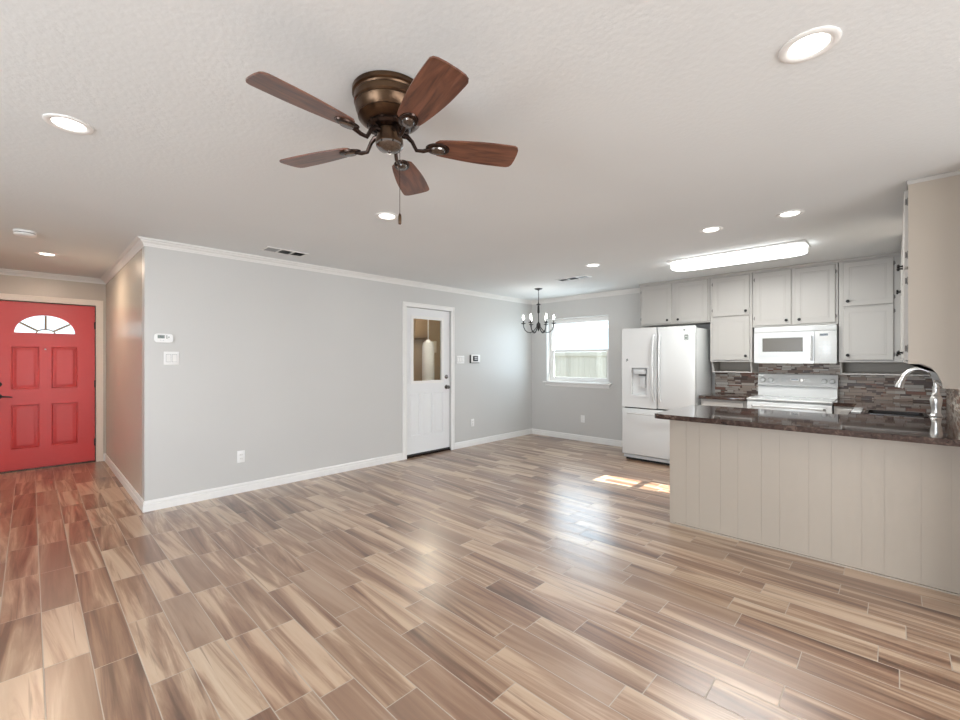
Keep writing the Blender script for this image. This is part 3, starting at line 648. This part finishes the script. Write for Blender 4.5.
# ------------------------------------------------------------ microwave
mw = thing('microwave', (6.13, .825, 1.305), 'white over-the-range microwave under the middle cabinet', 'microwave')
mx0, my0, my1, mz0, mz1 = 5.945, .447, 1.205, 1.307, 1.727
bm = BM(); box(bm, mx0+.022, XF_-.011, my0, my1, mz0, mz1, .003); obj('body', bm, 'appl', mw)
bm = BM(); box(bm, mx0, mx0+.022, my0, my1, 1.665, mz1, .004)
for i in range(28): box(bm, mx0-.001, mx0+.002, my0+.03+.025*i, my0+.045+.025*i, 1.705, 1.709)
obj('vent_grille', bm, 'appl', mw)
bm = BM(); win = (.735, 1.125, 1.435, 1.600)
plate(bm, rounded(rect(.640, my1, mz0, 1.662), {0, 1, 2, 3}, .008), [rect(*win)], 0, .021, XF(mx0)); nest(bm, win, [(0, 0), (.006, .006), (.008, .006)], XF(mx0)); md = obj('door', bm, 'appl', mw)
bm = BM(); plate(bm, rect(.70, 1.162, 1.380, 1.640), [rect(.716, 1.146, 1.396, 1.624)], -.0015, .001, XF(mx0)); obj('door_trim', bm, 'applgrey', md)
bm = BM(); box(bm, mx0+.001, mx0+.006, win[0]+.006, win[1]-.006, win[2]+.006, win[3]-.006); obj('door_window', bm, 'mwglass', md)
bm = BM(); q = [(mx0-.006-.030*math.sin(PI*i/12)**.7, .664, 1.345+.265*i/12) for i in range(13)]; tube(bm, q, .0115, 12); obj('door_handle', bm, 'appl', md)
bm = BM(); box(bm, mx0, mx0+.021, my0, .636, mz0, 1.662, .004); cp = obj('control_panel', bm, 'appl', mw)
bm = BM(); box(bm, mx0-.001, mx0+.002, .520, .590, 1.607, 1.632); obj('display', bm, 'blackglass', cp)
bm = BM()
for r in range(6):
    for c in range(4): box(bm, mx0-.0012, mx0+.001, .490+.030*c, .508+.030*c, 1.365+.034*r, 1.381+.034*r, .0005, 1)
b_ = obj('keypad', bm, 'applgrey', cp)

# ------------------------------------------------------------ range
rg = thing('kitchen_range', (5.96, .835, 0), 'white electric range with knobs on the backguard', 'stove')
rx0, ry0, ry1 = 5.62, .456, 1.216
bm = BM(); box(bm, rx0+.035, XF_-.06, ry0+.004, ry1-.004, .04, .893); obj('body', bm, 'appl', rg)
bm = BM(); box(bm, rx0, XF_-.02, ry0, ry1, .897, .919, .007, 3); obj('cooktop', bm, 'appl', rg)
for bx, by, r in ((5.80, .65, .10), (5.80, 1.03, .08), (6.05, .65, .075), (6.05, 1.03, .10)):
    bm = BM(); lathe(bm, [(r, 0), (r, .001), (r-.006, .001), (r-.006, 0)], (bx, by, .919), 40, cap=False); obj('burner_ring', bm, 'applgrey', rg)
bm = BM(); box(bm, rx0+.002, rx0+.034, ry0+.003, ry1-.003, .26, .880, .008, 3); od = obj('oven_door', bm, 'appl', rg)
bm = BM(); box(bm, rx0-.001, rx0+.003, ry0+.12, ry1-.12, .42, .70, .001, 1); obj('oven_window', bm, 'blackglass', od)
bm = BM(); tube(bm, [(rx0+.004, ry0+.06, .835), (rx0-.038, ry0+.075, .838), (rx0-.042, .836, .840), (rx0-.038, ry1-.075, .838), (rx0+.004, ry1-.06, .835)], .012, 12); obj('oven_handle', bm, 'appl', od)
bm = BM(); box(bm, rx0+.002, rx0+.034, ry0+.003, ry1-.003, .07, .245, .006); obj('storage_drawer', bm, 'appl', rg)
bm = BM(); prism(bm, [(6.185, .919), (6.205, 1.035), (XF_-.02, 1.035), (XF_-.02, .919)], ry0+.004, ry1-.004, lambda u, v, h: (u, h, v)); obj('backguard_base', bm, 'appl', rg)
bm = BM(); prism(bm, [(6.180, 1.038), (6.195, 1.048), (6.212, 1.160), (6.222, 1.174), (6.240, 1.180), (XF_-.02, 1.180), (XF_-.02, 1.038)], ry0, ry1, lambda u, v, h: (u, h, v)); bgd = obj('backguard', bm, 'appl', rg)
for y in (.505, .575, 1.085, 1.160):
    bm = BM(); lathe(bm, [(.030, 0), (.030, -.006), (.024, -.012), (.021, -.030), (.015, -.033)], (6.207, y, 1.105), 24, 'x'); kb = obj('knob', bm, 'appl', bgd)
    bm = BM(); box(bm, 6.172, 6.178, y-.003, y+.003, 1.085, 1.125); obj('pointer', bm, 'applgrey', kb)
bm = BM(); box(bm, 6.198, 6.206, .800, .895, 1.090, 1.135, .002); obj('clock_panel', bm, 'plastic', bgd)
bm = BM(); box(bm, 6.195, 6.2, .815, .880, 1.108, 1.124); obj('display', bm, 'blackglass', bgd)
bm = BM()
for (y, z) in ((.97, 1.12), (.94, 1.12), (.97, 1.095), (.94, 1.095), (1.02, 1.12), (1.02, 1.09), (.76, 1.12), (.74, 1.12), (.72, 1.12)): box(bm, 6.197, 6.204, y-.009, y+.009, z-.007, z+.007, .001, 1)
obj('button', bm, 'applgrey', bgd)

# ------------------------------------------------------------ wall plates and controls
def plate_y(name, x0, x1, z0, z1, label, cat, nsw=0, outlet=False):
    o = thing(name, ((x0+x1)/2, YL, z0), label, cat)
    bm = BM(); box(bm, x0, x1, YL-.007, YL-.0002, z0, z1, .003); obj('cover_plate', bm, 'plastic', o)
    xm = (x0+x1)/2; zm = (z0+z1)/2
    for i in range(nsw):
        x = xm+(i-(nsw-1)/2.)*.046
        bm = BM(); box(bm, x-.0195, x+.0195, YL-.0076, YL-.006, zm-.0355, zm+.0355); obj('rocker_recess_shade', bm, 'louver', o)  # grey box paints the shade in the recess around the rocker
        bm = BM(); prism(bm, [(YL-.007, zm-.033), (YL-.012, zm-.033), (YL-.008, zm+.033), (YL-.007, zm+.033)], x-.017, x+.017, lambda u, v, h: (h, u, v)); obj('rocker', bm, 'trim', o)
    if outlet:
        for dz in (-.019, .019):
            bm = BM(); box(bm, xm-.016, xm+.016, YL-.010, YL-.006, zm+dz-.013, zm+dz+.013, .003); s_ = obj('socket', bm, 'trim', o)
            bm = BM(); box(bm, xm-.008, xm-.006, YL-.0105, YL-.009, zm+dz-.004, zm+dz+.006); box(bm, xm+.006, xm+.008, YL-.0105, YL-.009, zm+dz-.004, zm+dz+.006); obj('slots', bm, 'gap', s_)
    return o
plate_y('light_switch', .838, .956, 1.302, 1.422, 'two-rocker white switch plate under the thermostat', 'light switch', 2)
plate_y('light_switch', 4.470, 4.632, 1.290, 1.410, 'three-rocker white switch plate beside the white door', 'light switch', 3)
plate_y('power_outlet', 1.445, 1.517, .305, .425, 'white wall outlet nearest the entry, left of the white door', 'outlet', 0, True)
plate_y('power_outlet', 4.775, 4.848, .300, .420, 'white wall outlet just right of the white door', 'outlet', 0, True)
o = thing('power_outlet', (XF_, 3.735, .31), 'white wall outlet on the far wall below the window', 'outlet')
bm = BM(); box(bm, XF_-.007, XF_-.0002, 3.699, 3.771, .308, .428, .003); obj('cover_plate', bm, 'plastic', o)
for dz in (-.019, .019):
    bm = BM(); box(bm, XF_-.010, XF_-.006, 3.719, 3.751, .368+dz-.013, .368+dz+.013, .003); obj('socket', bm, 'trim', o)
th = thing('thermostat', (.832, YL, 1.50), 'white oval thermostat with a grey screen near the corner', 'thermostat')
bm = BM(); plate(bm, rounded(rect(.765, .905, 1.503, 1.583), {0, 1, 2, 3}, .030), [], -.026, 0, YF(YL))
bmesh.ops.bevel(bm, geom=[e for e in bm.edges if all(abs(q.co.y-(YL-.026)) < 1e-5 for q in e.verts) and e.calc_face_angle(0) > 1], offset=.006, segments=3, affect='EDGES'); obj('housing', bm, 'plastic', th)
bm = BM(); box(bm, .790, .842, YL-.0275, YL-.025, 1.540, 1.570); sc_ = obj('screen', bm, 'screen', th)
text('digits', '72', .022, 'blackglass', sc_, (.816, YL-.0278, 1.555), Euler((PI/2, 0, 0)).to_quaternion(), .0002)
for p in ((.858, 1.562), (.874, 1.553), (.858, 1.545)):
    bm = BM(); lathe(bm, [(.005, 0), (.004, -.003)], (p[0], YL-.026, p[1]), 12, 'y'); obj('button', bm, 'screen', th)
for p in ((.812, 1.524), (.832, 1.522)):
    bm = BM(); box(bm, p[0]-.005, p[0]+.005, YL-.028, YL-.025, p[1]-.003, p[1]+.003, .001, 1); obj('button', bm, 'applgrey', th)
sp_ = thing('alarm_keypad', (4.85, YL, 1.295), 'white security keypad with a dark screen right of the white door', 'keypad')
bm = BM(); box(bm, 4.752, 4.955, YL-.014, YL-.0002, 1.296, 1.424, .003); obj('mounting_bracket', bm, 'black', sp_)
bm = BM(); box(bm, 4.762, 4.962, YL-.032, YL-.014, 1.304, 1.432, .008, 3); obj('housing', bm, 'plastic', sp_)
bm = BM(); box(bm, 4.795, 4.905, YL-.0335, YL-.031, 1.327, 1.408); s_ = obj('screen', bm, 'blackglass', sp_)
for i in range(2):
    for j in range(2):
        bm = BM(); x = 4.830+.036*i; z = 1.346+.028*j; box(bm, x, x+.026, YL-.0345, YL-.033, z, z+.020); obj('screen_tile', bm, 'applgrey', s_)

# ------------------------------------------------------------ ceiling things
def downlight(x, y, label, warm=False, e=3.5):
    o = thing('recessed_light', (x, y, CZ), label, 'ceiling light', 'recessed ceiling lights')
    bm = BM(); lathe(bm, [(.086, -.0002), (.086, -.004), (.081, -.007), (.068, -.007), (.060, -.0040), (.056, -.0012)], (x, y, CZ), 40, cap=False); obj('trim_ring', bm, 'trim', o)
    bm = BM(); lathe(bm, [(.059, -.0005), (.056, -.0030), (.03, -.0040), (.001, -.0045)], (x, y, CZ), 40, cap=False); obj('lens', bm, 'lenswarm' if warm else 'lens', o)
    l = light('recessed_lamp', 'AREA', (x, y, CZ-.012), e, WARM if warm else NEUT, (0, 0, -1), shape='DISK', size=.12); l.parent = o; l.location = (0, 0, -.012)
    return o
downlight(.122, 2.713, 'recessed ceiling light left of the fan, nearest the left edge')
downlight(1.845, 2.735, 'recessed ceiling light behind the fan pull chain')
downlight(1.842, .212, 'largest recessed ceiling light, at the upper right')
downlight(3.885, 1.093, 'left of the two recessed lights before the kitchen fixture')
downlight(3.862, .556, 'right of the two recessed lights before the kitchen fixture')
downlight(.117, 6.202, 'recessed ceiling light in front of the red door', True, 17)
downlight(4.411, 2.464, 'recessed ceiling light between the chandelier and the kitchen')

fl = thing('fluorescent_ceiling_light', (5.0, 1.13, CZ), 'long white fluorescent fixture on the kitchen ceiling', 'ceiling light')
bm = BM(); box(bm, 4.778, 5.122, .574, 1.792, CZ-.018, CZ-.0005, .006); obj('fixture_pan', bm, 'trim', fl)
bm = BM(); plate(bm, rounded(rect(4.785, 5.115, .58, 1.785), {0, 1, 2, 3}, .164, 12), [], -.075, -.018, ZF(CZ))
bmesh.ops.bevel(bm, geom=[e for e in bm.edges if all(abs(q.co.z-(CZ-.075)) < 1e-4 for q in e.verts) and e.calc_face_angle(0) > 1], offset=.028, segments=5, affect='EDGES'); obj('diffuser', bm, 'tube', fl)
l = light('fluorescent_lamp', 'AREA', (4.97, 1.13, CZ-.082), 22, (.97, 1, .98), (0, 0, -1), shape='RECTANGLE', size=.3, size_y=1.2)

def register(x0, x1, y0, y1, label, along):
    o = thing('ceiling_vent', ((x0+x1)/2, (y0+y1)/2, CZ), label, 'vent', 'ceiling air registers')
    L0, L1 = (x0, x1) if along == 'x' else (y0, y1); W0, W1_ = (y0, y1) if along == 'x' else (x0, x1)
    f = .018; n = 3; cw = (L1-L0-f*(n+1))/n
    mp = (lambda u, v, h: (u, v, CZ+h)) if along == 'x' else (lambda u, v, h: (v, u, CZ+h))
    hs = [rect(L0+f+i*(cw+f), L0+f+i*(cw+f)+cw, W0+f, W1_-f) for i in range(n)]
    bm = BM(); plate(bm, rect(L0, L1, W0, W1_), hs, -.007, -.0005, mp); obj('vent_frame', bm, 'crown', o)
    bm = BM(); prism(bm, rect(L0+.01, L1-.01, W0+.01, W1_-.01), -.0012, -.0006, mp); obj('duct_opening', bm, 'gap', o)
    for i in range(n):
        a, b = L0+f+i*(cw+f), L0+f+i*(cw+f)+cw
        bm = BM(); m_ = 7
        for k in range(m_):
            if i == 1:
                v = W0+f+(W1_-W0-2*f)*(k+.5)/m_; prism(bm, [(v-.006, -.008), (v-.005, -.008), (v+.006, -.0015), (v+.005, -.0015)], a, b, lambda u, h, q: mp(q, u, h))
            else:
                s_ = -1 if i == 0 else 1; u_ = a+(b-a)*(k+.5)/m_; prism(bm, [(u_-.006*s_, -.008), (u_-.005*s_, -.008), (u_+.006*s_, -.0015), (u_+.005*s_, -.0015)], W0+f, W1_-f, lambda u, h, q: mp(u, q, h))
        obj('louvers', bm, 'louver', o)
register(1.55, 1.95, 4.27, 4.45, 'three-section ceiling register above the grey wall, near the fan', 'x')
register(4.86, 5.02, 2.82, 3.28, 'ceiling register near the chandelier', 'y')
sd = thing('smoke_detector', (-.03, 5.24, CZ), 'round white smoke detector on the entry ceiling', 'smoke detector')
bm = BM(); lathe(bm, [(.070, -.0005), (.072, -.010), (.070, -.016)], (-.03, 5.24, CZ), 36); obj('base', bm, 'plastic', sd)
bm = BM(); lathe(bm, [(.062, -.016), (.062, -.022)], (-.03, 5.24, CZ), 36); obj('vent_band', bm, 'gap', sd)
bm = BM(); lathe(bm, [(.069, -.022), (.068, -.032), (.058, -.040), (.02, -.043)], (-.03, 5.24, CZ), 36); obj('cover', bm, 'plastic', sd)

# ------------------------------------------------------------ ceiling fan
cx, cy = 1.003, 1.469; zb = 2.222
fan = thing('ceiling_fan', (cx, cy, CZ), 'bronze ceiling fan with five reddish wooden blades', 'ceiling fan')
bm = BM(); lathe(bm, [(0.1391, 0), (0.1455, -.004), (0.1455, -.020), (0.1380, -.025), (0.1359, -.031), (0.1391, -.036), (0.1380, -.056), (0.1327, -.062), (0.1348, -.068), (0.1284, -.090), (0.1198, -.104), (0.1231, -.109), (0.1156, -.116), (0.0963, -.130), (0.0749, -.134)], (cx, cy, CZ), 56); obj('motor_housing', bm, 'bronze', fan)
bm = BM(); lathe(bm, [(.078, -.128), (.084, -.132), (.086, -.142), (.078, -.150), (.050, -.154)], (cx, cy, CZ), 40)
for k in range(10):
    a = 2*PI*k/10; q = Vector((cx+.083*math.cos(a), cy+.083*math.sin(a), CZ-.138)); lathe(bm, [(.007, -.006), (.007, .006)], q, 8)
obj('flywheel', bm, 'darkbronze', fan)
bm = BM(); lathe(bm, [(.045, -.150), (.049, -.156), (.048, -.184), (.054, -.187), (.055, -.205), (.052, -.209)], (cx, cy, CZ), 36); obj('switch_housing', bm, 'bronze', fan)
bm = BM(); lathe(bm, [(.0535, -.2085), (.053, -.216), (.044, -.226), (.026, -.233), (.010, -.236), (.007, -.241), (.002, -.243)], (cx, cy, CZ), 36); obj('bottom_cap', bm, 'nickelcap', fan)
def blade_mesh():
    """blade along +x from the iron, rounded tip, 12 degree pitch, 6 mm thick"""
    L0, L1 = .172, .533; n = 14; pts = []
    def wd(t): return .050+.019*math.sin(min(1, t*1.25)*PI/2)
    up = [(L0+.010, .030), (L0+.025, .045)]
    up += [(L0+.05+(L1-.04-L0-.05)*i/8., wd(i/8.)) for i in range(9)]
    up += [(L1-.022, .068), (L1-.010, .062), (L1-.003, .048), (L1, .020)]
    pts = up+[(x, -y) for x, y in up[::-1]]
    return pts
BR = [182, 112, 39.5, -33.5, -103.5]
BR = [-32+72*k for k in range(5)]
for ba in BR:
    a = math.radians(ba); R3 = Matrix.Rotation(a, 4, 'Z') @ Matrix.Translation((0, 0, 0)) @ Matrix.Rotation(math.radians(-11), 4, 'X')
    bm = BM(); prism(bm, blade_mesh(), -.003, .003, lambda u, v, h: (u, v, h))
    es = [e for e in bm.edges if abs(e.verts[0].co.z-e.verts[1].co.z) < 1e-6 and e.calc_face_angle(0) > 1]
    bmesh.ops.bevel(bm, geom=es, offset=.0015, segments=2, affect='EDGES')
    bmesh.ops.recalc_face_normals(bm, faces=bm.faces[:])
    for f in bm.faces: f.smooth = False
    me = bpy.data.meshes.new('blade'); bm.to_mesh(me); bm.free(); me.materials.append(M['cherry'])
    o = bpy.data.objects.new('blade', me); C.objects.link(o); o.parent = fan; o.location = (0, 0, zb-CZ); o.rotation_euler = R3.to_euler()
    def W(x, y, z): return Vector((cx, cy, zb)) + R3.to_3x3() @ Vector((x, y, z))
    def Wz(x, y, z): q = Matrix.Rotation(a, 3, 'Z') @ Vector((x, y, 0)); return Vector((cx+q.x, cy+q.y, z))
    bm = BM(); tube(bm, [Wz(.050, 0, CZ-.165), Wz(.072, 0, CZ-.168), Wz(.090, 0, CZ-.185), Wz(.108, .0, zb-.020), Wz(.135, 0, zb-.020), W(.165, 0, -.010), W(.20, 0, -.006)], [.011, .010, .008, .008, .008, .009, .008], 10)
    ir = obj('blade_iron', bm, 'darkbronze', fan)
    bm = BM(); r_ = []
    for q, rr in ((-.003, .040), (-.009, .038), (-.012, .030)):
        r_.append([bm.verts.new(W(.195+1.25*rr*math.cos(2*PI*i/24), .85*rr*math.sin(2*PI*i/24), q)) for i in range(24)])
    for A_, B_ in zip(r_, r_[1:]):
        for i in range(24): bm.faces.new((A_[i], A_[(i+1) % 24], B_[(i+1) % 24], B_[i]))
    bm.faces.new(r_[0]); bm.faces.new(r_[-1]); obj('mounting_medallion', bm, 'darkbronze', ir)
    bm = BM(); r_ = []
    for q, rr in ((-.012, .026), (-.017, .022), (-.019, .012)):
        r_.append([bm.verts.new(W(.195+1.2*rr*math.cos(2*PI*i/20), .85*rr*math.sin(2*PI*i/20), q)) for i in range(20)])
    for A_, B_ in zip(r_, r_[1:]):
        for i in range(20): bm.faces.new((A_[i], A_[(i+1) % 20], B_[(i+1) % 20], B_[i]))
    bm.faces.new(r_[0]); bm.faces.new(r_[-1]); obj('medallion_cap', bm, 'nickelcap', ir)
px_, py_ = cx+.022, cy-.022
bm = BM(); tube(bm, [(px_, py_, CZ-.215), (px_+.006, py_-.004, CZ-.222), (px_+.008, py_-.006, CZ-.24), (px_+.008, py_-.006, 1.935)], .0013, 6); ch = obj('pull_chain', bm, 'darkbronze', fan)
bm = BM(); lathe(bm, [(.002, .045), (.005, .040), (.0065, .030), (.0065, .004), (.004, 0)], (px_+.008, py_-.006, 1.892), 14); obj('pull_knob', bm, 'bronze', ch)

# ------------------------------------------------------------ chandelier
hx, hy = 5.30, 3.87
cn = thing('chandelier', (hx, hy, CZ), 'black candle-style chandelier hanging before the window', 'chandelier')
bm = BM(); lathe(bm, [(.062, -.0005), (.062, -.006), (.050, -.014), (.020, -.022), (.008, -.032)], (hx, hy, CZ), 32); obj('canopy', bm, 'black', cn)
bm = BM(); z = CZ-.030; k = 0
while z > 2.215:
    pts = []
    for i in range(13):
        t = 2*PI*i/12; u_ = .0065*math.cos(t); v_ = .013*math.sin(t); pts.append((hx+(u_ if k % 2 else 0), hy+(0 if k % 2 else u_), z-.011+v_))
    tube(bm, pts, .0026, 6, cap=False); z -= .021; k += 1
obj('chain', bm, 'black', cn)
bm = BM(); lathe(bm, [(.003, 2.222), (.008, 2.215), (.006, 2.20), (.034, 2.178), (.036, 2.172), (.012, 2.165), (.016, 2.150), (.018, 2.08), (.020, 2.06), (.008, 2.045), (.007, 1.93), (.010, 1.915), (.030, 1.89), (.034, 1.86), (.026, 1.835), (.012, 1.815), (.014, 1.80), (.006, 1.785), (.002, 1.775)][::-1], (hx, hy, 0), 28); obj('column', bm, 'black', cn)
for k in range(6):
    a = math.radians(-54.15+60*k); ca, sa = math.cos(a), math.sin(a)
    def A(r, z): return (hx+r*ca, hy+r*sa, z)
    bm = BM(); pts = [A(.020, 1.86), A(.045, 1.815), A(.080, 1.775), A(.120, 1.757), (A(.165, 1.765)), A(.200, 1.795), A(.220, 1.84), A(.226, 1.885)]
    tube(bm, pts, .0068, 8); ar = obj('arm', bm, 'black', cn)
    bm = BM(); lathe(bm, [(.006, 1.880), (.010, 1.884), (.034, 1.894), (.037, 1.900), (.034, 1.902), (.012, 1.896)], A(.226, 0), 24); lathe(bm, [(.010, 1.896), (.010, 1.950)], A(.226, 0), 16); obj('candle_cup', bm, 'black', ar)
    bm = BM(); lathe(bm, [(.007, 1.950), (.011, 1.960), (.015, 1.975), (.014, 1.992), (.007, 2.010), (.002, 2.024)], A(.226, 0), 18); obj('bulb', bm, 'bulb', ar)
l = light('chandelier_glow', 'POINT', (hx, hy, 2.08), 2.5, (1, .95, .88), shadow_soft_size=.15)
